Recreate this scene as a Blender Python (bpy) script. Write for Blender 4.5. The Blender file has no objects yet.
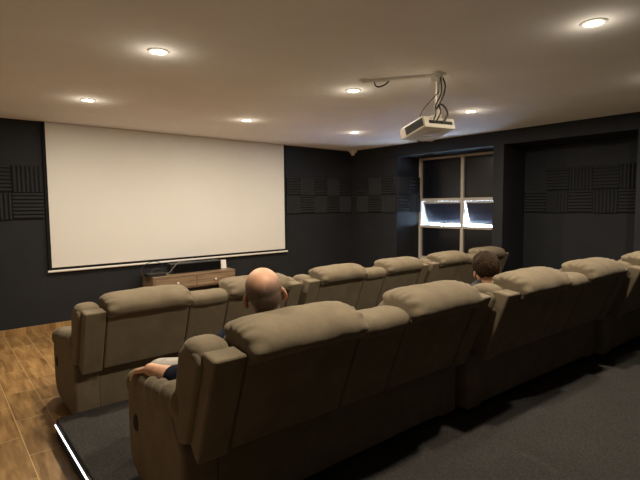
import bpy, bmesh, math, random
from mathutils import Vector, Matrix, noise, Euler
random.seed(4)
C = bpy.context.scene.collection
PI = math.pi
CAM_Z = 1.44           # eye height above the tiled floor
CEIL = 2.44
PLAT = 0.14            # carpeted platform height

# ------------------------------------------------------------------ helpers
def tag(o, label=None, cat=None, group=None, kind=None):
    if label: o['label'] = label
    if cat: o['category'] = cat
    if group: o['group'] = group
    if kind: o['kind'] = kind
    return o

def empty(name, loc=(0, 0, 0), rz=0.0):
    o = bpy.data.objects.new(name, None)
    o.empty_display_size = 0.05
    C.objects.link(o); o.location = loc; o.rotation_euler = (0, 0, rz)
    return o

def obj(name, bm, mat, parent=None, smooth=True, bevel=0.0, seg=3, loc=None, angle=0.7):
    me = bpy.data.meshes.new(name)
    bmesh.ops.recalc_face_normals(bm, faces=bm.faces[:])
    bm.to_mesh(me); bm.free()
    if mat: me.materials.append(mat)
    o = bpy.data.objects.new(name, me); C.objects.link(o)
    if parent: o.parent = parent
    if loc: o.location = loc
    if smooth:
        for p in me.polygons: p.use_smooth = True
        if bevel == 0:
            try: me.set_sharp_from_angle(angle=angle)
            except Exception: pass
    if bevel > 0:
        m = o.modifiers.new('bevel', 'BEVEL'); m.width = bevel; m.segments = seg
        m.limit_method = 'ANGLE'; m.angle_limit = 0.5
        w = o.modifiers.new('wn', 'WEIGHTED_NORMAL'); w.keep_sharp = True
    return o

def copy_tree(o, parent=None):
    c = o.copy(); C.objects.link(c)
    if parent: c.parent = parent
    for ch in list(o.children): copy_tree(ch, c)
    return c

def box(bm, x0, x1, y0, y1, z0, z1, M=None):
    vs = [bm.verts.new(Vector(p)) for p in
          [(x0,y0,z0),(x1,y0,z0),(x1,y1,z0),(x0,y1,z0),(x0,y0,z1),(x1,y0,z1),(x1,y1,z1),(x0,y1,z1)]]
    if M:
        for v in vs: v.co = M @ v.co
    for f in [(0,3,2,1),(4,5,6,7),(0,1,5,4),(1,2,6,5),(2,3,7,6),(3,0,4,7)]:
        bm.faces.new([vs[i] for i in f])
    return vs

def boxes(*bs):
    bm = bmesh.new()
    for b in bs: box(bm, *b)
    return bm

def prism(bm, prof, x0, x1, M=None):
    """profile of (y,z) extruded along x"""
    a = [bm.verts.new(Vector((x0, p[0], p[1]))) for p in prof]
    b = [bm.verts.new(Vector((x1, p[0], p[1]))) for p in prof]
    n = len(prof)
    bm.faces.new(a); bm.faces.new(b[::-1])
    for i in range(n):
        bm.faces.new([a[i], b[i], b[(i+1) % n], a[(i+1) % n]])
    if M:
        for v in a + b: v.co = M @ v.co

def cyl(bm, p0, p1, r0, r1=None, n=20, caps=True):
    if r1 is None: r1 = r0
    p0 = Vector(p0); p1 = Vector(p1)
    d = (p1 - p0).normalized()
    q = d.to_track_quat('Z', 'Y')
    A = []; B = []
    for i in range(n):
        a = 2*PI*i/n
        e = q @ Vector((math.cos(a), math.sin(a), 0))
        A.append(bm.verts.new(p0 + e*r0)); B.append(bm.verts.new(p1 + e*r1))
    for i in range(n):
        bm.faces.new([A[i], A[(i+1) % n], B[(i+1) % n], B[i]])
    if caps:
        bm.faces.new(A[::-1]); bm.faces.new(B)

def tube(bm, pts, r, n=8):
    """smooth tube through points (Catmull-Rom)"""
    P = [Vector(p) for p in pts]
    Q = []
    for i in range(len(P)-1):
        p0 = P[max(i-1, 0)]; p1 = P[i]; p2 = P[i+1]; p3 = P[min(i+2, len(P)-1)]
        for k in range(8):
            t = k/8
            Q.append(0.5*((2*p1) + (p2-p0)*t + (2*p0-5*p1+4*p2-p3)*t*t + (-p0+3*p1-3*p2+p3)*t*t*t))
    Q.append(P[-1])
    prev = None; rings = []
    up = Vector((0.13, 0.31, 0.94)).normalized()
    for i, p in enumerate(Q):
        d = (Q[min(i+1, len(Q)-1)] - Q[max(i-1, 0)]).normalized()
        e1 = d.cross(up)
        if e1.length < 0.05: e1 = d.cross(Vector((1, 0, 0)))
        e1.normalize(); e2 = d.cross(e1)
        ring = [bm.verts.new(p + (e1*math.cos(2*PI*k/n) + e2*math.sin(2*PI*k/n))*r) for k in range(n)]
        rings.append(ring)
    for a, b in zip(rings, rings[1:]):
        for k in range(n):
            bm.faces.new([a[k], a[(k+1) % n], b[(k+1) % n], b[k]])
    bm.faces.new(rings[0][::-1]); bm.faces.new(rings[-1])

def soft(bm, c, h, a=3.0, b=7.0, axis=0, cuts=14, M=None, fn=None):
    """cushion: cross-section superellipse exponent a, long axis exponent b"""
    t = bmesh.new()
    bmesh.ops.create_cube(t, size=2.0)
    bmesh.ops.subdivide_edges(t, edges=t.edges[:], cuts=cuts, use_grid_fill=True)
    mp = {}
    for v in t.verts:
        p = v.co.copy()
        # even out spacing toward the edges
        p = Vector([math.sin(q*PI/2)*0.45 + q*0.55 for q in p])
        o = [i for i in range(3) if i != axis]
        cs = (abs(p[o[0]])**a + abs(p[o[1]])**a)**(1/a)
        r = (cs**b + abs(p[axis])**b)**(1/b)
        p = p / max(r, 1e-6)
        q = Vector((p.x*h[0], p.y*h[1], p.z*h[2]))
        if fn: q = fn(p, q)
        q = q + Vector(c)
        if M: q = M @ q
        mp[v] = bm.verts.new(q)
    for f in t.faces:
        bm.faces.new([mp[v] for v in f.verts])
    t.free()

# ------------------------------------------------------------------ materials
def new_mat(name):
    m = bpy.data.materials.new(name); m.use_nodes = True
    nt = m.node_tree
    b = nt.nodes.get('Principled BSDF')
    return m, nt, b

def N(nt, t, **kw):
    n = nt.nodes.new(t)
    for k, v in kw.items():
        if k in n.inputs: n.inputs[k].default_value = v
        else: setattr(n, k, v)
    return n

def ramp(nt, fac, c0, c1, p0=0.3, p1=0.7):
    r = nt.nodes.new('ShaderNodeValToRGB')
    r.color_ramp.elements[0].position = p0; r.color_ramp.elements[0].color = (*c0, 1)
    r.color_ramp.elements[1].position = p1; r.color_ramp.elements[1].color = (*c1, 1)
    nt.links.new(fac, r.inputs['Fac'])
    return r.outputs['Color']

def mat_plain(name, col, rough=0.6, metal=0.0, var=0.12, scale=14.0, bump=0.0, spec=0.5, emit=None, es=0.0):
    m, nt, b = new_mat(name)
    tc = N(nt, 'ShaderNodeTexCoord')
    nz = N(nt, 'ShaderNodeTexNoise', Scale=scale, Detail=4.0)
    nt.links.new(tc.outputs['Object'], nz.inputs['Vector'])
    c0 = [max(0, x*(1-var)) for x in col]; c1 = [min(1, x*(1+var)) for x in col]
    nt.links.new(ramp(nt, nz.outputs['Fac'], c0, c1), b.inputs['Base Color'])
    b.inputs['Roughness'].default_value = rough
    b.inputs['Metallic'].default_value = metal
    b.inputs['Specular IOR Level'].default_value = spec
    if bump:
        bp = N(nt, 'ShaderNodeBump', Strength=bump, Distance=0.004)
        nt.links.new(nz.outputs['Fac'], bp.inputs['Height'])
        nt.links.new(bp.outputs['Normal'], b.inputs['Normal'])
    if emit:
        b.inputs['Emission Color'].default_value = (*emit, 1)
        b.inputs['Emission Strength'].default_value = es
    return m

def mat_suede(name, col):
    m, nt, b = new_mat(name)
    tc = N(nt, 'ShaderNodeTexCoord')
    n1 = N(nt, 'ShaderNodeTexNoise', Scale=7.0, Detail=5.0, Roughness=0.6)
    n2 = N(nt, 'ShaderNodeTexNoise', Scale=260.0, Detail=2.0)
    nt.links.new(tc.outputs['Object'], n1.inputs['Vector'])
    nt.links.new(tc.outputs['Object'], n2.inputs['Vector'])
    base = ramp(nt, n1.outputs['Fac'], [x*0.86 for x in col], [x*1.14 for x in col], 0.3, 0.7)
    mx = N(nt, 'ShaderNodeMix', data_type='RGBA', blend_type='MULTIPLY')
    mx.inputs[0].default_value = 0.35
    nt.links.new(base, mx.inputs[6])
    nt.links.new(ramp(nt, n2.outputs['Fac'], (0.6, 0.6, 0.6), (1, 1, 1), 0.35, 0.65), mx.inputs[7])
    nt.links.new(mx.outputs[2], b.inputs['Base Color'])
    b.inputs['Roughness'].default_value = 0.95
    b.inputs['Specular IOR Level'].default_value = 0.1
    b.inputs['Sheen Weight'].default_value = 0.12
    b.inputs['Sheen Roughness'].default_value = 0.5
    b.inputs['Sheen Tint'].default_value = (0.9, 0.8, 0.65, 1)
    bp = N(nt, 'ShaderNodeBump', Strength=0.25, Distance=0.02)
    nt.links.new(n1.outputs['Fac'], bp.inputs['Height'])
    bp2 = N(nt, 'ShaderNodeBump', Strength=0.12, Distance=0.002)
    nt.links.new(n2.outputs['Fac'], bp2.inputs['Height'])
    nt.links.new(bp.outputs['Normal'], bp2.inputs['Normal'])
    nt.links.new(bp2.outputs['Normal'], b.inputs['Normal'])
    return m

def mat_carpet():
    m, nt, b = new_mat('carpet')
    tc = N(nt, 'ShaderNodeTexCoord')
    n1 = N(nt, 'ShaderNodeTexNoise', Scale=95.0, Detail=6.0, Roughness=0.75)
    n2 = N(nt, 'ShaderNodeTexNoise', Scale=2.2, Detail=3.0)
    nt.links.new(tc.outputs['Object'], n1.inputs['Vector'])
    nt.links.new(tc.outputs['Object'], n2.inputs['Vector'])
    a = ramp(nt, n1.outputs['Fac'], (0.040, 0.0375, 0.0355), (0.088, 0.082, 0.076), 0.34, 0.68)
    mx = N(nt, 'ShaderNodeMix', data_type='RGBA', blend_type='MULTIPLY')
    mx.inputs[0].default_value = 0.5
    nt.links.new(a, mx.inputs[6])
    nt.links.new(ramp(nt, n2.outputs['Fac'], (0.7, 0.7, 0.7), (1, 1, 1)), mx.inputs[7])
    nt.links.new(mx.outputs[2], b.inputs['Base Color'])
    b.inputs['Roughness'].default_value = 1.0
    b.inputs['Specular IOR Level'].default_value = 0.05
    bp = N(nt, 'ShaderNodeBump', Strength=0.8, Distance=0.01)
    nt.links.new(n1.outputs['Fac'], bp.inputs['Height'])
    nt.links.new(bp.outputs['Normal'], b.inputs['Normal'])
    return m

def mat_plank(name, gain=1.0):
    """wood-look porcelain planks running toward the screen wall"""
    m, nt, b = new_mat(name)
    tc = N(nt, 'ShaderNodeTexCoord')
    mp = N(nt, 'ShaderNodeMapping')
    mp.inputs['Rotation'].default_value = (0, 0, PI/2)
    mp.inputs['Location'].default_value = (0.515, 0.03, 0)
    nt.links.new(tc.outputs['Object'], mp.inputs['Vector'])
    br = N(nt, 'ShaderNodeTexBrick')
    br.offset = 0.5
    br.inputs['Scale'].default_value = 1.0
    br.inputs['Brick Width'].default_value = 0.57
    br.inputs['Row Height'].default_value = 0.20
    br.inputs['Mortar Size'].default_value = 0.0022
    br.inputs['Mortar Smooth'].default_value = 0.3
    br.inputs['Color1'].default_value = (0.0, 0.0, 0.0, 1)
    br.inputs['Color2'].default_value = (1, 1, 1, 1)
    nt.links.new(mp.outputs['Vector'], br.inputs['Vector'])
    # grain: stretched noise, shifted per plank
    mp2 = N(nt, 'ShaderNodeMapping')
    mp2.inputs['Scale'].default_value = (11.0, 1.6, 1.0)
    nt.links.new(tc.outputs['Object'], mp2.inputs['Vector'])
    ad = N(nt, 'ShaderNodeVectorMath', operation='ADD')
    sc = N(nt, 'ShaderNodeVectorMath', operation='SCALE'); sc.inputs[3].default_value = 7.0
    nt.links.new(br.outputs['Color'], sc.inputs[0])
    nt.links.new(mp2.outputs['Vector'], ad.inputs[0]); nt.links.new(sc.outputs[0], ad.inputs[1])
    nz = N(nt, 'ShaderNodeTexNoise', Scale=1.6, Detail=7.0, Roughness=0.62, Distortion=0.6)
    nt.links.new(ad.outputs[0], nz.inputs['Vector'])
    g = gain
    wood = ramp(nt, nz.outputs['Fac'], (0.115*g, 0.058*g, 0.018*g), (0.36*g, 0.222*g, 0.092*g), 0.30, 0.72)
    tint = ramp(nt, br.outputs['Color'], (0.80, 0.80, 0.80), (1.12, 1.10, 1.06), 0.0, 1.0)
    mx = N(nt, 'ShaderNodeMix', data_type='RGBA', blend_type='MULTIPLY'); mx.inputs[0].default_value = 1.0
    nt.links.new(wood, mx.inputs[6]); nt.links.new(tint, mx.inputs[7])
    mg = N(nt, 'ShaderNodeMix', data_type='RGBA')
    nt.links.new(br.outputs['Fac'], mg.inputs[0])
    nt.links.new(mx.outputs[2], mg.inputs[6]); mg.inputs[7].default_value = (0.42*g, 0.29*g, 0.14*g, 1)
    nt.links.new(mg.outputs[2], b.inputs['Base Color'])
    b.inputs['Roughness'].default_value = 0.42
    b.inputs['Specular IOR Level'].default_value = 0.4
    bp = N(nt, 'ShaderNodeBump', Strength=0.3, Distance=0.003); bp.invert = True
    nt.links.new(br.outputs['Fac'], bp.inputs['Height'])
    nt.links.new(bp.outputs['Normal'], b.inputs['Normal'])
    return m

def mat_wood(name, c0, c1):
    m, nt, b = new_mat(name)
    tc = N(nt, 'ShaderNodeTexCoord')
    mp = N(nt, 'ShaderNodeMapping'); mp.inputs['Scale'].default_value = (2.0, 20.0, 30.0)
    nt.links.new(tc.outputs['Object'], mp.inputs['Vector'])
    nz = N(nt, 'ShaderNodeTexNoise', Scale=1.5, Detail=6.0, Distortion=0.5)
    nt.links.new(mp.outputs['Vector'], nz.inputs['Vector'])
    nt.links.new(ramp(nt, nz.outputs['Fac'], c0, c1), b.inputs['Base Color'])
    b.inputs['Roughness'].default_value = 0.5
    return m

def mat_emit(name, col, s):
    m, nt, b = new_mat(name)
    b.inputs['Base Color'].default_value = (0.9, 0.9, 0.9, 1)
    b.inputs['Emission Color'].default_value = (*col, 1)
    b.inputs['Emission Strength'].default_value = s
    return m

M = {}
M['wall'] = mat_plain('charcoal_wall_paint', (0.0160, 0.0172, 0.0205), 0.75, var=0.12, scale=3.0, spec=0.25)
M['side_wall'] = mat_plain('bounce_wall_paint', (0.26, 0.255, 0.25), 0.85, var=0.03, scale=2.0, spec=0.1)  # unseen left wall, paler than the charcoal walls to bounce light
M['ceiling'] = mat_plain('ceiling_paint', (0.80, 0.79, 0.785), 0.9, var=0.03, scale=2.0, spec=0.1)
M['suede'] = mat_suede('taupe_suede', (0.174, 0.140, 0.094))
M['carpet'] = mat_carpet()
M['plank'] = mat_plank('wood_plank_tile', 1.38)
M['foam'] = mat_plain('charcoal_foam', (0.030, 0.031, 0.034), 1.0, var=0.2, scale=120.0, bump=0.4, spec=0.05)
M['screen'] = mat_plain('screen_white', (0.70, 0.685, 0.65), 0.85, var=0.01, scale=2.0, spec=0.1)
M['black_border'] = mat_plain('screen_black_border', (0.012, 0.012, 0.012), 0.9, spec=0.1)
M['white_metal'] = mat_plain('white_enamel', (0.72, 0.70, 0.66), 0.4, var=0.03)
M['white_plastic'] = mat_plain('white_plastic', (0.66, 0.60, 0.50), 0.45, var=0.03)
M['black_plastic'] = mat_plain('black_plastic', (0.010, 0.010, 0.011), 0.45, var=0.1)
M['cable'] = mat_plain('black_cable', (0.02, 0.018, 0.016), 0.5)
M['grey_cable'] = mat_plain('pale_cable', (0.30, 0.28, 0.25), 0.5)
M['wood'] = mat_wood('walnut_laminate', (0.135, 0.090, 0.054), (0.27, 0.19, 0.12))
M['frame'] = mat_plain('beige_aluminium', (0.50, 0.46, 0.40), 0.45, var=0.04)
M['pane'] = mat_plain('blackout_film_glass', (0.008, 0.009, 0.013), 0.22, var=0.05)
M['sash_pane'] = mat_plain('tinted_sash_glass', (0.020, 0.028, 0.055), 0.3, var=0.05)
M['chrome'] = mat_plain('chrome', (0.6, 0.58, 0.55), 0.25, metal=1.0)
M['lens'] = mat_emit('downlight_lens', (1.0, 0.80, 0.50), 30.0)
M['led'] = mat_emit('led_strip_diffuser', (0.95, 0.95, 1.0), 3.5)
M['paper'] = mat_plain('white_card', (0.75, 0.72, 0.66), 0.7, var=0.02)
M['navy'] = mat_plain('navy_jersey', (0.008, 0.010, 0.020), 0.9, var=0.2, scale=90, bump=0.2, spec=0.1)
M['grey_cloth'] = mat_plain('light_grey_cotton', (0.40, 0.37, 0.33), 0.9, var=0.12, scale=30, bump=0.3, spec=0.1)
M['dark_grey_cloth'] = mat_plain('dark_grey_cotton', (0.055, 0.055, 0.060), 0.9, var=0.2, scale=60, bump=0.2, spec=0.1)
M['denim'] = mat_plain('dark_denim', (0.02, 0.03, 0.06), 0.9, var=0.2, scale=200, bump=0.2, spec=0.1)
M['shoe'] = mat_plain('dark_shoe', (0.02, 0.02, 0.02), 0.6)
M['eye'] = mat_plain('eye_white', (0.75, 0.72, 0.68), 0.2, var=0.02)
M['iris'] = mat_plain('dark_iris', (0.03, 0.015, 0.008), 0.2)

def mat_skin(name, col, hair):
    m, nt, b = new_mat(name)
    tc = N(nt, 'ShaderNodeTexCoord')
    nz = N(nt, 'ShaderNodeTexNoise', Scale=22.0, Detail=4.0)
    nt.links.new(tc.outputs['Object'], nz.inputs['Vector'])
    sk = ramp(nt, nz.outputs['Fac'], [col[0]*0.88, col[1]*0.82, col[2]*0.80], [min(1, x*1.1) for x in col])
    at = N(nt, 'ShaderNodeAttribute'); at.attribute_name = 'stubble'
    fine = N(nt, 'ShaderNodeTexNoise', Scale=420.0, Detail=2.0)
    nt.links.new(tc.outputs['Object'], fine.inputs['Vector'])
    ml = N(nt, 'ShaderNodeMath', operation='MULTIPLY_ADD')
    nt.links.new(fine.outputs['Fac'], ml.inputs[0]); ml.inputs[1].default_value = 0.9; ml.inputs[2].default_value = 0.48
    m2 = N(nt, 'ShaderNodeMath', operation='MULTIPLY'); m2.use_clamp = True
    nt.links.new(at.outputs['Fac'], m2.inputs[0]); nt.links.new(ml.outputs[0], m2.inputs[1])
    mx = N(nt, 'ShaderNodeMix', data_type='RGBA')
    nt.links.new(m2.outputs[0], mx.inputs[0])
    nt.links.new(sk, mx.inputs[6]); mx.inputs[7].default_value = (*hair, 1)
    nt.links.new(mx.outputs[2], b.inputs['Base Color'])
    b.inputs['Roughness'].default_value = 0.55
    b.inputs['Subsurface Weight'].default_value = 0.08
    b.inputs['Subsurface Radius'].default_value = (0.02, 0.008, 0.004)
    return m
M['skin_man'] = mat_skin('tanned_skin', (0.60, 0.335, 0.205), (0.040, 0.032, 0.027))
M['skin_boy'] = mat_skin('light_skin', (0.52, 0.28, 0.17), (0.04, 0.03, 0.02))

def mat_hair():
    m, nt, b = new_mat('dark_brown_hair')
    tc = N(nt, 'ShaderNodeTexCoord')
    mp = N(nt, 'ShaderNodeMapping'); mp.inputs['Scale'].default_value = (160, 160, 28)
    nt.links.new(tc.outputs['Object'], mp.inputs['Vector'])
    nz = N(nt, 'ShaderNodeTexNoise', Scale=1.0, Detail=5.0, Distortion=0.4)
    nt.links.new(mp.outputs['Vector'], nz.inputs['Vector'])
    nt.links.new(ramp(nt, nz.outputs['Fac'], (0.010, 0.0055, 0.003), (0.052, 0.029, 0.015), 0.35, 0.7), b.inputs['Base Color'])
    b.inputs['Roughness'].default_value = 0.7
    b.inputs['Specular IOR Level'].default_value = 0.12
    bp = N(nt, 'ShaderNodeBump', Strength=0.8, Distance=0.006)
    nt.links.new(nz.outputs['Fac'], bp.inputs['Height'])
    nt.links.new(bp.outputs['Normal'], b.inputs['Normal'])
    return m
M['hair'] = mat_hair()

# ------------------------------------------------------------------ camera (calibrated from the photograph)
R = Matrix(((0.76245759, 0.05466148, -0.64472517),
            (-0.64697481, 0.05045965, -0.76083994),
            (-0.00905603, 0.99722913, 0.07383794)))
# rows: world x, y, z expressed in camera axes -> columns are the camera axes in the world
q = Matrix((( R[0][0], R[0][1], R[0][2]), (R[1][0], R[1][1], R[1][2]), (R[2][0], R[2][1], R[2][2])))
cd_ = bpy.data.cameras.new('camera')
cd_.sensor_width = 36.0; cd_.lens = 36.0*460.0/640.0; cd_.clip_start = 0.05
cam = bpy.data.objects.new('camera', cd_); C.objects.link(cam)
cam.matrix_world = Matrix.Translation((0, 0, CAM_Z)) @ R.to_4x4()
bpy.context.scene.camera = cam

# ------------------------------------------------------------------ the room
WX = 6.00              # face of the beam and columns on the right
RX = 6.62              # back of the recesses
FY = 6.19              # screen wall
LX, BY = -1.0, -2.2
BEAM = CAM_Z + 0.812
SILL = CAM_Z - 0.95
def struct(name, bm, mat, bevel=0.0, smooth=False):
    o = obj(name, bm, mat, None, smooth=smooth, bevel=bevel)
    o['kind'] = 'structure'
    return o
struct('floor', boxes((LX-.2, 7.0, BY-.2, FY+.3, -.2, 0)), M['plank'])
struct('ceiling', boxes((LX-.2, 7.0, BY-.2, FY+.3, CEIL, CEIL+.2)), M['ceiling'])
struct('wall_front', boxes((LX-.2, 7.0, FY, FY+.2, 0, CEIL)), M['wall'])
struct('wall_left', boxes((LX-.2, LX, BY, FY, 0, CEIL)), M['side_wall'])
struct('wall_back', boxes((LX-.2, 7.0, BY-.2, BY, 0, CEIL)), M['wall'])
YR0, YR1 = 1.645, 3.20        # right recess
YW0, YW1 = 3.35, 5.10         # window recess
struct('wall_right', boxes(
    (WX+.02, 7.0, YW1, FY, 0, BEAM),            # corner wall
    (WX, 7.0, BY, FY, BEAM, CEIL),              # beam
    (WX, 7.0, YR1, YW0, 0, BEAM),               # column beside the window
    (WX, 7.0, BY, YR0, 0, BEAM),                # wall nearer the camera
    (RX, 7.0, YR0, YR1, 0, BEAM),               # back of the right recess
    (RX, 7.0, YW0, YW1, 0, SILL)), M['wall'])   # wall under the window
struct('baseboard_front', boxes((LX, WX+.02, FY-.012, FY, 0, .075)), M['plank'], bevel=.003)
struct('baseboard_left', boxes((LX, LX+.012, BY, FY-.012, 0, .075)), M['plank'], bevel=.003)
PX0, PY1 = 0.53, 3.18
plat = struct('floor_platform', boxes((PX0, WX, BY, PY1, 0, PLAT), (WX, RX, YR0, YR1, 0, PLAT)), M['carpet'], bevel=.012, smooth=True)

# LED strip under the platform lip
ls = empty('led_strip', (PX0-.007, 1.0, .118))
tag(ls, 'thin white glowing light strip along the side of the carpeted platform', 'light strip')
obj('channel', boxes((-.004, .007, -1.6, 2.13, -.009, .009)), M['black_plastic'], ls, smooth=False)
obj('diffuser', boxes((-.008, -.004, -1.6, 2.13, -.005, .005)), M['led'], ls, smooth=False)

# window
win = empty('window_1', (RX, 0, 0)); win['kind'] = 'structure'
FZ0, FZ1 = SILL, BEAM
ZT, ZB = CAM_Z+.062, CAM_Z-.355          # transom bars above and below the awning sashes
YM = 4.235
fw = .05
bm = bmesh.new()
box(bm, .0, .10, YW1-fw, YW1, FZ0, FZ1); box(bm, .0, .10, YW0, YW0+fw, FZ0, FZ1)
box(bm, .0, .10, YM-.028, YM+.028, FZ0+fw, FZ1-.035)
box(bm, .0, .10, YW0+fw, YW1-fw, FZ1-.035, FZ1); box(bm, .0, .10, YW0+fw, YW1-fw, FZ0, FZ0+fw)
for a, b in ((YW0+fw, YM-.028), (YM+.028, YW1-fw)):
    box(bm, .0, .10, a, b, ZT, ZT+.05); box(bm, -.01, .10, a, b, ZB-.04, ZB)
obj('window_frame', bm, M['frame'], win, bevel=.004)
for a, b in ((YW0+fw, YM-.028), (YM+.028, YW1-fw)):
    obj('pane', boxes((.045, .055, a, b, ZT+.05, FZ1-.035)), M['pane'], win, smooth=False)
    obj('pane', boxes((.045, .055, a, b, FZ0+fw, ZB-.04)), M['pane'], win, smooth=False)
    h = ZT - ZB - .015
    T = Matrix.Translation((.05, 0, ZT-.005)) @ Matrix.Rotation(math.radians(-20), 4, 'Y')
    s = bmesh.new()
    for bx in ((-.016, .016, a+.012, a+.030, -h, 0), (-.016, .016, b-.030, b-.012, -h, 0),
               (-.016, .016, a+.030, b-.030, -.03, 0), (-.016, .016, a+.030, b-.030, -h, -h+.02)):
        box(s, *bx, T)
    so = obj('sash', s, M['frame'], win, bevel=.003)
    s = bmesh.new(); box(s, -.004, .004, a+.030, b-.030, -h+.02, -.03, T)
    obj('sash_pane', s, M['sash_pane'], so, smooth=False)
    s = bmesh.new(); ym = (a+b)/2
    box(s, -.035, -.016, ym-.03, ym+.03, -h+.002, -h+.02, T)
    cyl(s, T @ Vector((-.03, ym-.02, -h+.01)), T @ Vector((-.055, ym-.05, -h+.075)), .008, .007)
    cyl(s, T @ Vector((-.02, ym+.06, -h+.02)), Vector((.02, ym+.06, ZB+.005)), .006)
    obj('handle', s, M['black_plastic'], so)

# ------------------------------------------------------------------ projection screen
SX0, SX1, SZ0, SZ1 = 1.070, 4.455, CAM_Z-.700, CEIL-.004
sc = empty('projection_screen', ((SX0+SX1)/2, FY-.035, 0))
tag(sc, 'large white pull-down projection screen hanging on the dark front wall', 'screen')
hw = (SX1-SX0)/2
obj('screen_fabric', boxes((-hw, hw, -.003, 0, SZ0, SZ1)), M['screen'], sc, smooth=False)
obj('border', boxes((-hw-.035, -hw, -.003, 0, SZ0-.03, SZ1), (hw, hw+.035, -.003, 0, SZ0-.03, SZ1), (-hw, hw, -.003, 0, SZ0-.03, SZ0)), M['black_border'], sc, smooth=False)
bm = bmesh.new(); cyl(bm, (-hw-.045, -.006, SZ0-.043), (hw+.045, -.006, SZ0-.043), .014, n=14)
obj('weight_bar', bm, M['white_metal'], sc)

# ------------------------------------------------------------------ acoustic foam tiles
TS = 0.302
def foam_proto(horizontal):
    """a square tile, back on y=0, ridges toward -y"""
    bm = bmesh.new(); n = 7; h = TS/2 - .002
    prof = [(0, -h)]
    p = 2*h/n
    for i in range(n):
        z = -h + i*p
        prof += [(-.018, z), (-.020, z+p*.08), (-.040, z+p*.40), (-.040, z+p*.60), (-.020, z+p*.92)]
    prof += [(-.018, h), (0, h)]
    prism(bm, prof, -h, h)
    if not horizontal:
        bmesh.ops.rotate(bm, verts=bm.verts[:], cent=(0, 0, 0), matrix=Matrix.Rotation(PI/2, 3, 'Y'))
    return obj('acoustic_foam_tile', bm, M['foam'], None, smooth=False)
fp = {}
ORD = ['first', 'second', 'third', 'fourth', 'fifth', 'sixth']
def foam(hor, loc, rz, label, group):
    if hor not in fp:
        o = fp[hor] = foam_proto(hor)
    else:
        o = fp[hor].copy(); C.objects.link(o)
    o.location = loc; o.rotation_euler = (0, 0, rz)
    tag(o, label, 'foam panel', group)
ZU, ZL = CAM_Z+.335, CAM_Z+.030
for row, z in (('upper', ZU), ('lower', ZL)):
    up = row == 'upper'
    way = lambda h: 'horizontal ridged' if h else 'vertical ridged'
    for i in range(2):                          # left of the screen
        hor = (i == 1) == up
        hor = not hor if i == 0 else hor
        hor = (i == 1) if up else (i == 0)
        foam(hor, (SX0-.05-TS/2-.305*i, FY, z), 0,
             f'dark {way(hor)} foam tile, {row} row left of the screen, {"touching the screen edge" if i == 0 else "at the photo edge"}',
             'foam tiles left of the screen')
    for i in range(5):                          # between screen and corner
        hor = (i % 2 == 0) == up
        foam(hor, (SX1+.06+TS/2+.295*i, FY, z), 0,
             f'dark {way(hor)} foam tile, {row} row, {ORD[i]} one right of the screen on front wall', 'foam tiles right of the screen')
    for i in range(3):                          # corner wall, facing the aisle
        hor = (i % 2 == 0) == up
        foam(hor, (WX+.02, YW1+.02+TS/2+.305*i, z), -PI/2,
             f'dark {way(hor)} foam tile, {row} row on corner wall, {ORD[i]} one from the window recess', 'foam tiles on the corner wall')
    for i in range(2):                          # window reveal
        hor = (i == 1) == up
        foam(hor, (WX+.02+TS/2+.01+.30*i, YW1, z), 0,
             f'dark {way(hor)} foam tile, {row} row on window reveal, {"at outer edge" if i == 0 else "beside the window frame"}', 'foam tiles on the window reveal')
    for i in range(5):                          # right recess
        if up and i == 4: continue
        hor = (i % 2 == 1) if up else (i % 2 == 0)
        foam(hor, (RX, YR0+.045+TS/2+.298*i, z), -PI/2,
             f'dark {way(hor)} foam tile, {row} row in right recess, {ORD[i]} from the right edge', 'foam tiles in the right recess')

# ------------------------------------------------------------------ ceiling lights
def make_downlight():
    t = empty('downlight')
    bm = bmesh.new()
    prof = [(.048, -.001), (.050, -.007), (.062, -.008), (.068, -.004), (.069, 0.0)]
    n = 32; rings = []
    for r, z in prof: rings.append([bm.verts.new((r*math.cos(2*PI*k/n), r*math.sin(2*PI*k/n), z)) for k in range(n)])
    for a, b in zip(rings, rings[1:]):
        for k in range(n): bm.faces.new([a[k], a[(k+1) % n], b[(k+1) % n], b[k]])
    obj('trim_ring', bm, M['white_metal'], t)
    bm = bmesh.new(); cyl(bm, (0, 0, -.005), (0, 0, -.0005), .0485, n=32)
    obj('lens', bm, M['lens'], t)
    L = bpy.data.lights.new('downlight_lamp', 'AREA'); L.shape = 'DISK'; L.size = .09
    L.energy = LAMP_W; L.color = (1.0, 0.87, 0.69)
    lo = bpy.data.objects.new('downlight_lamp', L); C.objects.link(lo); lo.parent = t; lo.location = (0, 0, -.012)
    L = bpy.data.lights.new('ceiling_fill', 'POINT'); L.energy = .8; L.color = (1.0, 0.87, 0.69); L.shadow_soft_size = .03  # added fill lamp floating below the fixture, brightens the ceiling
    lo = bpy.data.objects.new('ceiling_fill', L); C.objects.link(lo); lo.parent = t; lo.location = (0, 0, -.10)
    return t
LAMP_W = 27
dl = [((1.18, 4.70), 'lit round ceiling downlight nearest the left end of the screen'),
      ((2.868, 4.68), 'lit round ceiling downlight in front of the right half of the screen'),
      ((4.49, 4.55), 'lit round ceiling downlight nearest the room corner, left of the projector'),
      ((1.18, 2.98), 'lit round ceiling downlight above the front row, left side of the ceiling'),
      ((2.868, 2.92), 'lit round ceiling downlight beside the left end of the cable trunking'),
      ((4.49, 2.78), 'lit round ceiling downlight right of the projector, near the window'),
      ((2.868, 1.02), 'lit round ceiling downlight at the top right of the photo, closest to camera'),
      ((1.18, 1.10), 'lit round ceiling downlight above the left end of the back row'),
      ((4.49, 1.02), 'lit round ceiling downlight above the right end of the back row')]
d0 = make_downlight()
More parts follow.
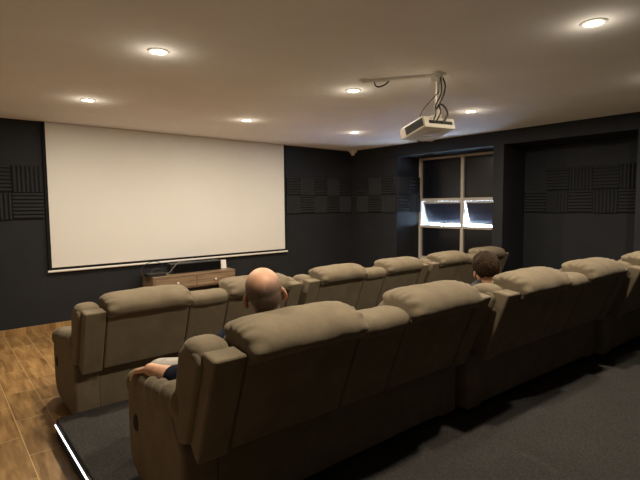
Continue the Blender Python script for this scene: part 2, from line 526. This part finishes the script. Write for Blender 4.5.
for i, ((x, y), lab) in enumerate(dl):
    o = d0 if i == 0 else copy_tree(d0)
    o.location = (x, y, CEIL); tag(o, lab, 'downlight', 'ceiling downlights')

ms = empty('motion_sensor', (5.90, 6.02, CEIL))
tag(ms, 'small white motion sensor on the ceiling at the far corner', 'sensor')
bm = bmesh.new(); cyl(bm, (0, 0, -.04), (0, 0, 0), .075, .08, n=28); obj('base', bm, M['white_metal'], ms)
bm = bmesh.new(); soft(bm, (0, 0, -.055), (.045, .045, .045), 2, 2, cuts=8); obj('dome', bm, M['white_metal'], ms)

# ------------------------------------------------------------------ projector on its pole
PXc, PYc = 3.025, 2.15
tk = empty('cable_trunking', (0, 0, CEIL)); tag(tk, 'slim white cable trunking running diagonally along the ceiling to the projector', 'cable trunking')
A = Vector((2.70, 2.65, 0)); B = Vector((PXc-.015, PYc+.045, 0)); dd = (B-A).normalized(); sd = Vector((-dd.y, dd.x, 0))
bm = bmesh.new()
vs = [A-sd*.022, B-sd*.022, B+sd*.022, A+sd*.022]
lo = [bm.verts.new(v+Vector((0, 0, -.022))) for v in vs]; hi = [bm.verts.new(v) for v in vs]
bm.faces.new(lo); bm.faces.new(hi[::-1])
for i in range(4): bm.faces.new([lo[i], lo[(i+1) % 4], hi[(i+1) % 4], hi[i]])
obj('channel', bm, M['white_metal'], tk, bevel=.003)
bm = bmesh.new()
tube(bm, [A+dd*.10+Vector((0, 0, -.02)), A+dd*.11+Vector((0, 0, -.05)), A+dd*.14+Vector((0, 0, -.062)), A+dd*.19+Vector((0, 0, -.045)), A+dd*.22+Vector((0, 0, -.018))], .006)
obj('cable_loop', bm, M['cable'], tk)
bm = bmesh.new(); cyl(bm, A+dd*.02+Vector((0,0,-.012)), A+dd*.02+Vector((0,0,0)), .045, n=24)
obj('ceiling_rose', bm, M['white_metal'], tk)

pj = empty('projector', (PXc, PYc, CEIL)); tag(pj, 'white video projector hanging upside down from a ceiling pole', 'projector')
bm = bmesh.new(); box(bm, -.04, .04, -.04, .04, -.012, 0); cyl(bm, (0, 0, -.05), (0, 0, -.012), .032, n=20)
cyl(bm, (-.07, -.01, -.055), (-.02, -.01, -.055), .012, n=12); box(bm, -.085, -.065, -.025, .01, -.075, -.035)
obj('ceiling_mount', bm, M['white_metal'], pj, bevel=.003)
bm = bmesh.new(); cyl(bm, (0, 0, -.36), (0, 0, -.05), .021, n=20)
obj('pole', bm, M['white_plastic'], pj)
# body frame: y forward to the screen, tilted nose-down
T = Matrix.Translation((-.025, .08, -.411)) @ Matrix.Rotation(math.radians(-7.3), 4, 'Z') @ Matrix.Rotation(math.radians(-15.5), 4, 'X') @ Matrix.Rotation(math.radians(-1.5), 4, 'Y')
bm = bmesh.new()
prof = [(-.13, -.045), (.125, -.045), (.14, -.03), (.14, .03), (.12, .045), (-.12, .045), (-.135, .03)]
prism(bm, prof, -.165, .165, T)
body = obj('projector_body', bm, M['white_plastic'], pj, bevel=.008)
bm = bmesh.new(); box(bm, -.1668, -.1640, -.115, .075, -.028, .032, T)
vent = obj('side_vent', bm, M['black_plastic'], body, smooth=False)
bm = bmesh.new()
for k in range(6): box(bm, -.1678, -.1666, -.110, .070, -.024+k*.009, -.0215+k*.009, T)
obj('vent_slats', bm, mat_plain('dark_grille', (.03, .028, .026), .6), vent, smooth=False)
bm = bmesh.new()
for k in range(3): box(bm, -.06+.0, .06, -.06+k*.045, -.054+k*.045, -.0462, -.0445, T)
obj('panel_line', bm, mat_plain('panel_line_shade', (.42, .38, .31), .6), body, smooth=False)
bm = bmesh.new(); cyl(bm, T @ Vector((.06, .13, 0)), T @ Vector((.06, .165, 0)), .04, .037, n=28)
lr = obj('lens_ring', bm, M['black_plastic'], body)
bm = bmesh.new(); cyl(bm, T @ Vector((.06, .155, 0)), T @ Vector((.06, .167, 0)), .028, n=24)
obj('lens', bm, mat_plain('lens_glass', (.02, .02, .04), .05), lr)
bm = bmesh.new()
box(bm, -.12, .13, -.1375, -.128, -.015, .008, T)
obj('port_panel', bm, M['black_plastic'], body, smooth=False)
bm = bmesh.new()
cyl(bm, T @ Vector((.03, -.07, .045)), T @ Vector((.03, -.07, .075)), .055, .05, n=24)
for a in (-.07, .07): cyl(bm, T @ Vector((.03, -.07, .062)), T @ Vector((.03+a, -.07+a*.5, .044)), .01, n=10)
cyl(bm, T @ Vector((.03, -.07, .07)), (0, 0, -.34), .026, n=16)
obj('mount_bracket', bm, M['white_plastic'], pj)
for pts, r in (([(-.012, -.02, -.02), (-.02, -.04, -.10), (-.03, -.04, -.17), (-.09, -.04, -.26), (-.13, -.07, -.33), (-.15, -.062, -.385)], .006),
               ([(.012, -.02, -.02), (.02, -.045, -.09), (-.005, -.05, -.17), (-.07, -.06, -.25), (-.10, -.09, -.32), (-.115, -.06, -.385)], .006),
               ([(-.10, -.05, -.29), (-.05, -.05, -.245), (0, -.06, -.265), (.005, -.08, -.32), (-.03, -.065, -.385)], .0075),
               ([(-.03, -.03, -.14), (-.10, .0, -.22), (-.16, .03, -.30), (-.185, .05, -.39)], .0035)):
    bm = bmesh.new(); tube(bm, pts, r); obj('cable', bm, M['cable'], pj)

# ------------------------------------------------------------------ console under the screen
TX0, TX1, TY0, TY1, TZ0, TZ1 = 2.12, 3.30, 5.78, 6.165, .05, .55
tv = empty('media_console', (TX0, TY0, 0)); tag(tv, 'low walnut wood media console with two drawers below the projection screen', 'console')
w = TX1-TX0; d = TY1-TY0
obj('carcass', boxes((0, w, 0, d, TZ1-.025, TZ1), (0, .022, .004, d, .05, TZ1-.025), (w-.022, w, .004, d, .05, TZ1-.025),
                     (.022, w-.022, .01, d, .05, .075), (.022, w-.022, .01, d, TZ1-.19, TZ1-.172)), M['wood'], tv, bevel=.002)
obj('back_panel', boxes((.022, w-.022, d-.012, d, .075, TZ1-.19)), M['black_plastic'], tv, smooth=False)
for k in range(2):
    a = .024 + k*(w/2-.022); b = a + w/2-.028
    dr = obj('drawer', boxes((a, b, -.004, d-.06, TZ1-.168, TZ1-.03)), M['wood'], tv, bevel=.002)
    bm = bmesh.new(); kx = w*(.27 if k == 0 else .73); cyl(bm, (kx, -.028, TZ1-.10), (kx, -.004, TZ1-.10), .014, .009, n=18)
    obj('knob', bm, M['white_metal'], dr)
for x in (.05, w-.05):
    for y in (.06, d-.06):
        bm = bmesh.new(); cyl(bm, (x, y, 0), (x, y, .05), .016, .022, n=16); obj('foot', bm, M['black_plastic'], tv)
sb = empty('soundbar', (2.78, 5.98, TZ1)); tag(sb, 'long black box speaker lying on the wooden media console', 'speaker')
obj('cabinet', boxes((-.37, .37, -.07, .07, 0, .135)), M['black_plastic'], sb, bevel=.01)
obj('grille', boxes((-.35, .35, -.074, -.068, .012, .122)), mat_plain('black_speaker_cloth', (.006, .006, .006), 1.0, spec=.02), sb, smooth=False)
rt = empty('media_box', (2.20, 5.93, TZ1)); tag(rt, 'small black electronic box with cables at the left end of the console', 'media player')
obj('case', boxes((-.12, .12, -.08, .08, 0, .04)), M['black_plastic'], rt, bevel=.006)
bm = bmesh.new(); tube(bm, [(-.11, .08, .02), (-.15, .09, .07), (-.06, .10, .16), (.08, .10, .17), (.15, .10, .10), (.13, .085, .02)], .004)
obj('cable', bm, M['cable'], rt)
bm = bmesh.new(); tube(bm, [(-.09, -.08, .02), (-.12, -.11, .04), (-.04, -.1, .10), (.06, -.09, .09), (.14, -.04, .05), (.2, .02, .006)], .005)
obj('cable', bm, M['cable'], rt)
bm = bmesh.new(); tube(bm, [(2.30, 5.90, TZ1+.006), (2.38, 5.90, TZ1+.03), (2.46, 5.90, TZ1+.11), (2.52, 5.90, TZ1+.155), (2.60, 5.91, TZ1+.15), (2.70, 5.93, TZ1+.138)], .0032)
cb = obj('loose_cable', bm, M['grey_cable']); tag(cb, 'pale thin cable rising from the console top onto the black speaker', 'cable')
cdn = empty('info_card', (3.20, 5.96, TZ1), -.15); tag(cdn, 'small white printed card standing at the right end of the console', 'card')
T = Matrix.Rotation(math.radians(-9), 4, 'X')
bm = bmesh.new(); box(bm, -.055, .055, -.004, .004, .002, .125, T); obj('card', bm, M['paper'], cdn, smooth=False)
bm = bmesh.new(); box(bm, -.02, .02, .0, .06, 0, .004); box(bm, -.02, .02, .045, .05, 0, .08); obj('stand', bm, M['white_metal'], cdn, smooth=False)

# ------------------------------------------------------------------ recliner sofas
AX = Vector((0, -.360, .933)); NX = Vector((0, .933, .360)); O0 = Vector((0, -.085, .385))
LEAN = Matrix(((1, 0, 0, O0.x), (0, NX.y, AX.y, O0.y), (0, NX.z, AX.z, O0.z), (0, 0, 0, 1)))   # (x, forward f, along s)

def pleat(k, amp, ends=True, seed=0.0):
    def fn(p, q):
        n = noise.noise(Vector((q.x*5+seed, q.y*6, q.z*6)))*.005 + noise.noise(Vector((q.x*16+seed, q.y*9, q.z*9)))*.0035
        e = max(0.0, (abs(p.x)-.78)/.22)**.8 if ends else 0.0
        th = math.atan2(q.z, q.y)
        g = 1 + n/.10 + e*amp*math.cos(k*th + seed)
        return Vector((q.x, q.y*g, q.z*g))
    return fn

def make_sofa():
    S = M['suede']
    t = empty('recliner_sofa')
    obj('base', boxes((-.735, .735, .0, .62, .04, .37)), S, t, bevel=.025, seg=4)
    for sgn in (-1, 1):
        bm = bmesh.new()
        x0, x1 = (-.875, -.720) if sgn < 0 else (.720, .875)
        prism(bm, [(-.005, .03), (.52, .03), (.61, .06), (.655, .13), (.66, .30), (.66, .42), (.10, .51), (-.005, .38)], x0, x1)
        ar = obj('arm', bm, S, t, bevel=.022, seg=4)
        bm = bmesh.new()
        def armfn(p, q, sgn=sgn):
            y = q.y
            e = max(0.0, (abs(p.y)-.8)/.2)
            rib = .007*math.cos(y*66)*max(0, min(1, (p.x*sgn+.25)))*(1 if q.z > -.04 else .4)
            n = noise.noise(Vector((q.x*8, q.y*6+sgn, q.z*8)))*.008
            zz = q.z + rib + n - .030*max(0.0, (p.y-.55)/.45)**2 - .050*p.y
            xx = q.x + (rib+n)*.9*sgn
            return Vector((xx, y, zz))
        soft(bm, ((x0+x1)/2+sgn*.003, .335, .505), (.088, .355, .078), a=2.6, b=4.5, axis=1, cuts=26, fn=armfn)
        obj('arm_pillow', bm, S, ar)
        # oval recliner pull on the outer side
        bm = bmesh.new(); xo = sgn*.877; n = 28; r = []
        for k in range(n):
            a = 2*PI*k/n
            r.append(Vector((xo, .53+.020*math.cos(a), .305+.036*math.sin(a))))
        for k in range(n): cyl(bm, r[k], r[(k+1) % n], .006, n=8, caps=False)
        lv = obj('recline_pull', bm, M['black_plastic'], ar)
        # wing: side panel, capped rear box, small puffy top
        bm = bmesh.new()
        prism(bm, [(.055, .02), (.055, .38), (.10, .40), (.20, .37), (.235, .32), (.21, .02), (.12, -.04)], x0+.004, x1-.004, LEAN)
        wg = obj('side_wing', bm, S, t, bevel=.022, seg=4)
        bm = bmesh.new()
        prism(bm, [(-.008, -.03), (-.008, .435), (.085, .412), (.10, .39), (.10, .02)], x0+(.024 if sgn < 0 else 0), x1-(.024 if sgn > 0 else 0), LEAN)
        obj('wing_back_panel', bm, S, wg, bevel=.014, seg=3)
        bm = bmesh.new()
        soft(bm, ((x0+x1)/2, -.072, .762), (.073, .098, .064), a=2.3, b=3.0, axis=0, cuts=16, fn=pleat(9, .10, True, sgn*2.0))
        obj('wing_pillow', bm, S, wg)
    for sx in (-.436, .436):
        bm = bmesh.new(); soft(bm, (sx, .37, .385), (.279, .34, .070), a=4, b=6, axis=0, cuts=16, fn=pleat(5, .0, False, sx))
        obj('seat_cushion', bm, S, t)
        bm = bmesh.new(); soft(bm, (sx, .655, .24), (.276, .05, .15), a=4, b=6, axis=0, cuts=12, fn=pleat(5, .0, False, sx+3))
        obj('footrest', bm, S, t)
        bm = bmesh.new()
        prism(bm, [(0, -.02), (0, .425), (.03, .445), (.16, .40), (.18, .36), (.18, .02)], sx-.2795, sx+.2795, LEAN)
        bk = obj('backrest', bm, S, t, bevel=.016, seg=4)
        bm = bmesh.new(); soft(bm, (sx, .185, .21), (.268, .055, .19), a=3.4, b=7, axis=0, cuts=16, M=LEAN, fn=pleat(4, .0, False, sx*2))
        obj('back_cushion', bm, S, bk)
        bm = bmesh.new()
        def hd(p, q, sx=sx, pl=pleat(11, .085, True, sx*7)):
            q = pl(p, q)
            # sag the rear lower edge, drop the ends a little
            return Vector((q.x, q.y, q.z + .14*q.y - .014*abs(p.x)**5))
        soft(bm, (sx, -.160, .817), (.285, .126, .066), a=2.35, b=9, axis=0, cuts=30, M=None, fn=hd)
        obj('headrest', bm, S, bk)
    # centre console between the seats
    cs = obj('console', boxes((-.153, .153, .06, .64, .045, .53)), S, t, bevel=.03, seg=4)
    bm = bmesh.new(); soft(bm, (0, .24, .545), (.145, .15, .03), a=4, b=6, cuts=12); obj('console_lid', bm, S, cs)
    for x in (-.07, .07):
        bm = bmesh.new(); n = 28
        rr = [(.046, .0), (.046, .008), (.038, .008), (.036, -.06), (.0005, -.06)]
        rings = [[bm.verts.new((x+r*math.cos(2*PI*k/n), .475+r*math.sin(2*PI*k/n), .531+z)) for k in range(n)] for r, z in rr]
        for a, b in zip(rings, rings[1:]):
            for k in range(n): bm.faces.new([a[k], a[(k+1) % n], b[(k+1) % n], b[k]])
        obj('cup_holder', bm, M['black_plastic'], cs)
    bm = bmesh.new()
    prism(bm, [(.002, -.02), (.002, .40), (.03, .41), (.14, .38), (.16, .35), (.16, .02)], -.151, .151, LEAN)
    cbk = obj('console_back', bm, S, t, bevel=.014, seg=4)
    bm = bmesh.new(); soft(bm, (0, -.152, .766), (.153, .100, .056), a=2.4, b=8, axis=0, cuts=20, fn=pleat(6, .02, True, .7))
    obj('console_headrest', bm, S, cbk)
    for x in (-.80, .80):
        for y in (.06, .50):
            bm = bmesh.new(); cyl(bm, (x, y, 0), (x, y, .05), .018, .024, n=16); obj('foot', bm, M['black_plastic'], t)
    return t

SOFAS = [  # x, y of base, floor z, rotation (deg), label
    (1.543, 3.30, 0.0, 0.0, 'taupe suede two-seat recliner sofa in the front row, beside the wood tile aisle'),
    (3.320, 3.30, 0.0, 0.0, 'taupe suede two-seat recliner sofa in the middle of the front row'),
    (5.084, 3.30, 0.0, 0.0, 'taupe suede two-seat recliner sofa in the front row, under the window'),
    (1.545, 1.588, PLAT, -1.2, 'taupe suede two-seat recliner sofa in the back row, seating the bald man'),
    (3.328, 1.460, PLAT, -3.5, 'taupe suede two-seat recliner sofa in the back row, seating the dark-haired person'),
    (5.083, 1.305, PLAT, -2.5, 'taupe suede two-seat recliner sofa in the back row, at the right photo edge')]
s0 = make_sofa()
for i, (x, y, z, rz, lab) in enumerate(SOFAS):
    o = s0 if i == 0 else copy_tree(s0)
    o.location = (x, y, z); o.rotation_euler = (0, 0, math.radians(rz))
    tag(o, lab, 'sofa', 'front row recliners' if i < 3 else 'back row recliners')

# ------------------------------------------------------------------ people
def cap(bm, p0, p1, r0, r1):
    p0 = Vector(p0); p1 = Vector(p1)
    for p, r in ((p0, r0), (p1, r1)):
        bmesh.ops.create_icosphere(bm, subdivisions=3, radius=r, matrix=Matrix.Translation(p))
    cyl(bm, p0, p1, r0, r1, n=24)

def chain(bm, *pr):
    for (p0, r0), (p1, r1) in zip(pr, pr[1:]): cap(bm, p0, p1, r0, r1)

def ell(bm, c, r, M4=None, rot=None):
    T = Matrix.Translation(c) @ (rot.to_4x4() if rot else Matrix.Identity(4)) @ Matrix.Diagonal((*r, 1))
    if M4: T = M4 @ T
    bmesh.ops.create_icosphere(bm, subdivisions=4, radius=1.0, matrix=T)

def fuse(name, bm, mat, parent, voxel=.006, smooth=6, origin=None, post=None):
    """weld overlapping shapes into ONE continuous skin"""
    me = bpy.data.meshes.new('tmp'); bmesh.ops.recalc_face_normals(bm, faces=bm.faces[:]); bm.to_mesh(me); bm.free()
    o = bpy.data.objects.new('tmp', me); C.objects.link(o)
    m = o.modifiers.new('r', 'REMESH'); m.mode = 'VOXEL'; m.voxel_size = voxel
    s = o.modifiers.new('s', 'SMOOTH'); s.iterations = smooth; s.factor = 0.5
    dg = bpy.context.evaluated_depsgraph_get(); dg.update()
    nm = bpy.data.meshes.new_from_object(o.evaluated_get(dg))
    bpy.data.objects.remove(o); bpy.data.meshes.remove(me)
    nm.name = name; nm.materials.clear(); nm.materials.append(mat)
    for p in nm.polygons: p.use_smooth = True
    r = bpy.data.objects.new(name, nm); C.objects.link(r)
    if post: post(nm)
    if origin is not None:
        nm.transform(Matrix.Translation(-Vector(origin)))
    if parent: r.parent = parent
    return r

def head_shapes(bm, H, k=1.0):
    """head in its own frame: x right, y face, z up; origin between the ears"""
    s = lambda *a: tuple(q*k for q in a)
    ell(bm, s(0, -.014, .035), s(.0765, .097, .086), H)
    ell(bm, s(0, -.045, .005), s(.066, .060, .070), H)
    ell(bm, s(0, .030, -.045), s(.058, .066, .082), H)
    ell(bm, s(0, .070, -.103), s(.026, .022, .020), H)
    P = lambda x, y, z: H @ Vector((x*k, y*k, z*k))
    cap(bm, P(0, .090, .005), P(0, .110, -.036), .009*k, .014*k)
    cap(bm, P(-.012, .098, -.042), P(.012, .098, -.042), .009*k, .009*k)
    cap(bm, P(-.036, .080, .024), P(.036, .080, .024), .013*k, .013*k)
    cap(bm, P(-.018, .088, -.066), P(.018, .088, -.066), .008*k, .008*k)
    cap(bm, P(-.015, .087, -.079), P(.015, .087, -.079), .008*k, .008*k)
    for sg in (-1, 1):
        rot = Euler((0.12, sg*-.25, sg*.55)).to_matrix()
        ell(bm, s(sg*.083, -.010, -.006), s(.0085, .019, .031), H, rot)
        ell(bm, s(sg*.080, .000, -.030), s(.007, .012, .014), H, rot)
    cap(bm, P(0, -.030, -.060), P(0, -.050, -.185), .052*k, .060*k)

def eyes(H, k, parent):
    for sg in (-1, 1):
        bm = bmesh.new(); ell(bm, (sg*.031*k, .0745*k, .004*k), (.0125*k,)*3, H); e = obj('eye', bm, M['eye'], parent)
        bm = bmesh.new(); ell(bm, (sg*.031*k, .0845*k, .003*k), (.0068*k, .0035*k, .0068*k), H); obj('iris', bm, M['iris'], e)

def hand(bm, wrist, d, up, side, k=1.0, curl=.5):
    """palm + four fingers + thumb; d = pointing direction, up = back of hand, side = towards the thumb"""
    w = Vector(wrist); d = Vector(d).normalized(); up = Vector(up); up = (up - d*up.dot(d)).normalized()
    sd = d.cross(up)
    if sd.dot(Vector(side)) < 0: sd = -sd
    for i in range(4):      # palm as metacarpal rods
        x = (.030 - i*.020)*k
        cap(bm, w + sd*x*.6, w + d*.085*k + sd*x, .014*k, .0115*k)
    L = [(.040, .025, .020), (.045, .028, .021), (.041, .026, .020), (.032, .020, .018)]
    for i in range(4):
        x = (.031 - i*.0205)*k
        p = w + d*.088*k + sd*x; ang = .25 + curl*.25
        r = (.0088, .0092, .0088, .0078)[i]*k
        for l in L[i]:
            dirv = d*math.cos(ang) - up*math.sin(ang) + sd*(.10 - i*.06)
            q2 = p + dirv.normalized()*l*k
            cap(bm, p, q2, r, r*.93); p = q2; r *= .93; ang += curl*.75
    b = w + d*.025*k + sd*.028*k - up*.006*k
    t1 = b + (d*.6 + sd*.75 - up*.2).normalized()*.045*k
    t2 = t1 + (d*.92 + sd*.3 - up*.25).normalized()*.032*k
    t3 = t2 + (d*1.0 - up*.25).normalized()*.024*k
    cap(bm, b, t1, .015*k, .0115*k); cap(bm, t1, t2, .011*k, .0098*k); cap(bm, t2, t3, .0098*k, .0085*k)

def add_attr(me, fn):
    a = me.attributes.new('stubble', 'FLOAT', 'POINT')
    for i, v in enumerate(me.vertices): a.data[i].value = fn(v.co)

sstep = lambda a, b, x: (lambda t: t*t*(3-2*t))(max(0.0, min(1.0, (x-a)/(b-a))))

# ---- bald man in the left seat of the first back-row sofa
MO = Vector((1.07, 1.95, PLAT))
man = empty('person', MO); tag(man, 'bald man in navy t-shirt and grey shorts sitting in the back row', 'person', 'people in the back row')
Hm = Matrix.Translation((1.075, 1.640, 1.060)) @ Euler((math.radians(-4), math.radians(-9), math.radians(-28)), 'XYZ').to_matrix().to_4x4()
Hinv = Hm.inverted()
neck = Vector((1.085, 1.615, .90)); chest = Vector((1.08, 1.71, .77)); pel = Vector((1.07, 1.94, .64))
shL, shR = Vector((.895, 1.675, .86)), Vector((1.265, 1.675, .86))
elL, wrL = Vector((.770, 1.80, .722)), Vector((.715, 2.02, .720))
elR, wrR = Vector((1.375, 1.80, .715)), Vector((1.235, 2.01, .775))
hipL, hipR = Vector((.965, 1.94, .635)), Vector((1.165, 1.95, .635))
knL, knR = Vector((.845, 2.27, .605)), Vector((1.235, 2.33, .645))
anL, anR = Vector((.93, 2.43, .235)), Vector((1.20, 2.46, .225))
bm = bmesh.new()
head_shapes(bm, Hm)
chain(bm, (Hm @ Vector((0, -.05, -.16)), .060), (neck, .065), (chest, .105), (pel, .115))
ell(bm, chest, (.15, .095, .15)); cap(bm, shL+Vector((.06, 0, .02)), shR-Vector((.06, 0, -.02)), .062, .062)
cap(bm, hipL, hipR, .095, .095)
chain(bm, (shL, .056), (elL, .043), (wrL, .029))
chain(bm, (elL.lerp(wrL, .25), .046), (elL.lerp(wrL, .6), .036))
chain(bm, (shR, .056), (elR, .043), (wrR, .029))
chain(bm, (hipL, .088), (knL, .058), (knL.lerp(anL, .3), .057), (anL, .038))
chain(bm, (hipR, .088), (knR, .058), (knR.lerp(anR, .3), .057), (anR, .038))
for a in (anL, anR): chain(bm, (a, .036), (a+Vector((0, .05, -.055)), .034), (a+Vector((.01, .16, -.065)), .024))
hand(bm, wrL+Vector((0, .01, 0)), (-.05, .93, -.30), (0, .3, .95), (1, 0, 0), 1.0, .35)
hand(bm, wrR, (-.45, .85, -.15), (0, .2, 1), (-1, 0, 0), 1.0, .5)
def man_attr(me):
    def f(co):
        h = Hinv @ co
        if h.z < -.17 or h.length > .25: return 0.0
        # horseshoe of cropped hair: sides and back below the crown; beard shadow on the jaw
        lim = .078 + .030*max(0, h.y/.09) + .02*min(0, h.y/.09)*(1-min(1, abs(h.x)/.05)) + .012*noise.noise(h*30)
        fr = sstep(lim+.030, lim-.030, h.z) * sstep(.045, .015, h.y)
        low = sstep(-.085, -.055, h.z)
        beard = .55*sstep(.0, .03, h.y)*sstep(-.035, -.055, h.z)
        ear = 1.0 if abs(h.x) < .0785 else 0.0
        core = sstep(.075, .01, h.z)*sstep(.0, -.05, h.y)
        return max((.58+.40*core)*fr*low, beard)*ear
    add_attr(me, f)
body = fuse('body', bm, M['skin_man'], man, .0048, 5, MO, man_attr)
MoT = Matrix.Translation(-MO)
eyes(MoT @ Hm, 1.0, body)
bm = bmesh.new()   # t-shirt
chain(bm, (neck+Vector((0, .01, -.02)), .078), (chest, .12), (pel+Vector((0, -.02, .02)), .130))
ell(bm, chest, (.168, .108, .165)); cap(bm, shL+Vector((.05, 0, .018)), shR-Vector((.05, 0, -.018)), .073, .073)
eS = shL.lerp(elL, .99)
chain(bm, (shL, .068), (eS, .062), (elL.lerp(wrL, .20), .056))
chain(bm, (shR, .068), (shR.lerp(elR, .95), .062))
fuse('t_shirt', bm, M['navy'], man, .008, 4, MO)
bm = bmesh.new()   # shorts
cap(bm, hipL, hipR, .112, .112); cap(bm, pel+Vector((0, 0, .02)), pel, .125, .125)
chain(bm, (hipL, .105), (knL-Vector((0, .03, 0)), .080)); chain(bm, (hipR, .105), (knR-Vector((0, .03, 0)), .080))
fuse('shorts', bm, M['grey_cloth'], man, .008, 4, MO)
for a in (anL, anR):
    bm = bmesh.new(); chain(bm, (a+Vector((0, -.025, -.045)), .044), (a+Vector((0, .06, -.05)), .043), (a+Vector((.01, .17, -.058)), .036))
    fuse('shoe', bm, M['shoe'], man, .008, 3, MO)

# ---- boy with dark hair in the second back-row sofa
BO = Vector((2.92, 1.86, PLAT)); k = 1.0
boy = empty('person', BO); tag(boy, 'person with short dark brown hair and dark grey top sitting in the back row', 'person', 'people in the back row')
Hb = Matrix.Translation((2.900, 1.66, .992)) @ Euler((math.radians(4), math.radians(-14), math.radians(-38)), 'XYZ').to_matrix().to_4x4()
Hbi = Hb.inverted()
neck = Vector((2.885, 1.63, .855)); chest = Vector((2.90, 1.69, .78)); pel = Vector((2.90, 1.90, .65))
shL, shR = Vector((2.735, 1.665, .835)), Vector((3.065, 1.665, .835))
elL, wrL = Vector((2.70, 1.80, .70)), Vector((2.80, 1.98, .725))
elR, wrR = Vector((3.15, 1.78, .705)), Vector((3.02, 1.96, .73))
hipL, hipR = Vector((2.825, 1.91, .645)), Vector((2.985, 1.91, .645))
knL, knR = Vector((2.79, 2.24, .69)), Vector((3.01, 2.24, .69))
anL, anR = Vector((2.80, 2.36, .23)), Vector((3.0, 2.36, .23))
bm = bmesh.new()
head_shapes(bm, Hb, k)
chain(bm, (Hb @ Vector((0, -.045, -.15)), .050), (neck, .054), (chest, .090), (pel, .098))
ell(bm, chest, (.125, .08, .13)); cap(bm, shL+Vector((.05, 0, .015)), shR-Vector((.05, 0, -.015)), .050, .050)
cap(bm, hipL, hipR, .080, .080)
for s_, e_, w_ in ((shL, elL, wrL), (shR, elR, wrR)): chain(bm, (s_, .046), (e_, .036), (w_, .025))
for h_, k_, a_ in ((hipL, knL, anL), (hipR, knR, anR)):
    chain(bm, (h_, .074), (k_, .050), (k_.lerp(a_, .3), .048), (a_, .033))
    chain(bm, (a_, .031), (a_+Vector((0, .05, -.05)), .030), (a_+Vector((0, .14, -.06)), .022))
hand(bm, wrL, (.25, .95, -.1), (0, .2, 1), (1, 0, 0), .88, .5)
hand(bm, wrR, (-.25, .95, -.1), (0, .2, 1), (-1, 0, 0), .88, .5)
body = fuse('body', bm, M['skin_boy'], boy, .0048, 5, BO, lambda me: add_attr(me, lambda c: 0.0))
BoT = Matrix.Translation(-BO)
eyes(BoT @ Hb, k, body)
bm = bmesh.new()   # hair
bmesh.ops.create_icosphere(bm, subdivisions=6, radius=1.0)
for v in bm.verts:
    d = v.co.normalized()
    p = Vector((d.x*.0865, d.y*.107, d.z*.098)) + Vector((0, -.018, .036))
    # face and neck openings: sink the shell inside the head
    face = sstep(.02, .07, p.y)*sstep(.085, .055, p.z)
    nape = sstep(-.030, -.062, p.z + .25*max(0, p.y+.03))
    side = sstep(.012, -.006, p.z)*sstep(-.035, .01, p.y)
    sink = max(face, nape, side)
    st = noise.noise(Vector((d.x*14, d.y*14, d.z*3)))*.0035 + noise.noise(Vector((d.x*45, d.y*45, d.z*7)))*.0018
    whorl = .004*math.sin(5*math.atan2(d.x, d.y) + 9*d.z)*max(0, d.z)
    p = p + d*(st+whorl)
    c0 = Vector((0, -.014, .030))
    v.co = BoT @ Hb @ ((c0 + (p-c0)*(1-.26*sink))*k)
obj('hair', bm, M['hair'], boy, angle=3.2)
bm = bmesh.new()
chain(bm, (neck+Vector((0, .005, -.005)), .066), (chest, .105), (pel+Vector((0, -.02, .02)), .112))
ell(bm, chest, (.142, .092, .143)); cap(bm, shL+Vector((.04, 0, .015)), shR-Vector((.04, 0, -.015)), .060, .060)
chain(bm, (shL, .057), (elL, .050)); chain(bm, (shR, .057), (elR, .050))
fuse('t_shirt', bm, M['dark_grey_cloth'], boy, .008, 4, BO)
bm = bmesh.new()
cap(bm, hipL, hipR, .093, .093); cap(bm, pel+Vector((0, 0, .02)), pel, .107, .107)
for h_, k_, a_ in ((hipL, knL, anL), (hipR, knR, anR)): chain(bm, (h_, .088), (k_, .064), (k_.lerp(a_, .3), .060), (a_, .050))
fuse('trousers', bm, M['denim'], boy, .008, 4, BO)
for a in (anL, anR):
    bm = bmesh.new(); chain(bm, (a+Vector((0, -.02, -.04)), .040), (a+Vector((0, .06, -.048)), .039), (a+Vector((0, .15, -.054)), .033))
    fuse('shoe', bm, M['shoe'], boy, .008, 3, BO)

# ------------------------------------------------------------------ daylight outside the window
wd = bpy.data.worlds.new('world'); bpy.context.scene.world = wd; wd.use_nodes = True
bg = wd.node_tree.nodes['Background']
bg.inputs['Color'].default_value = (0.55, 0.74, 1.0, 1); bg.inputs['Strength'].default_value = 70.0

vs = bpy.context.scene.view_settings
vs.view_transform = 'Standard'; vs.look = 'None'; vs.exposure = 0.0; vs.gamma = 1.0
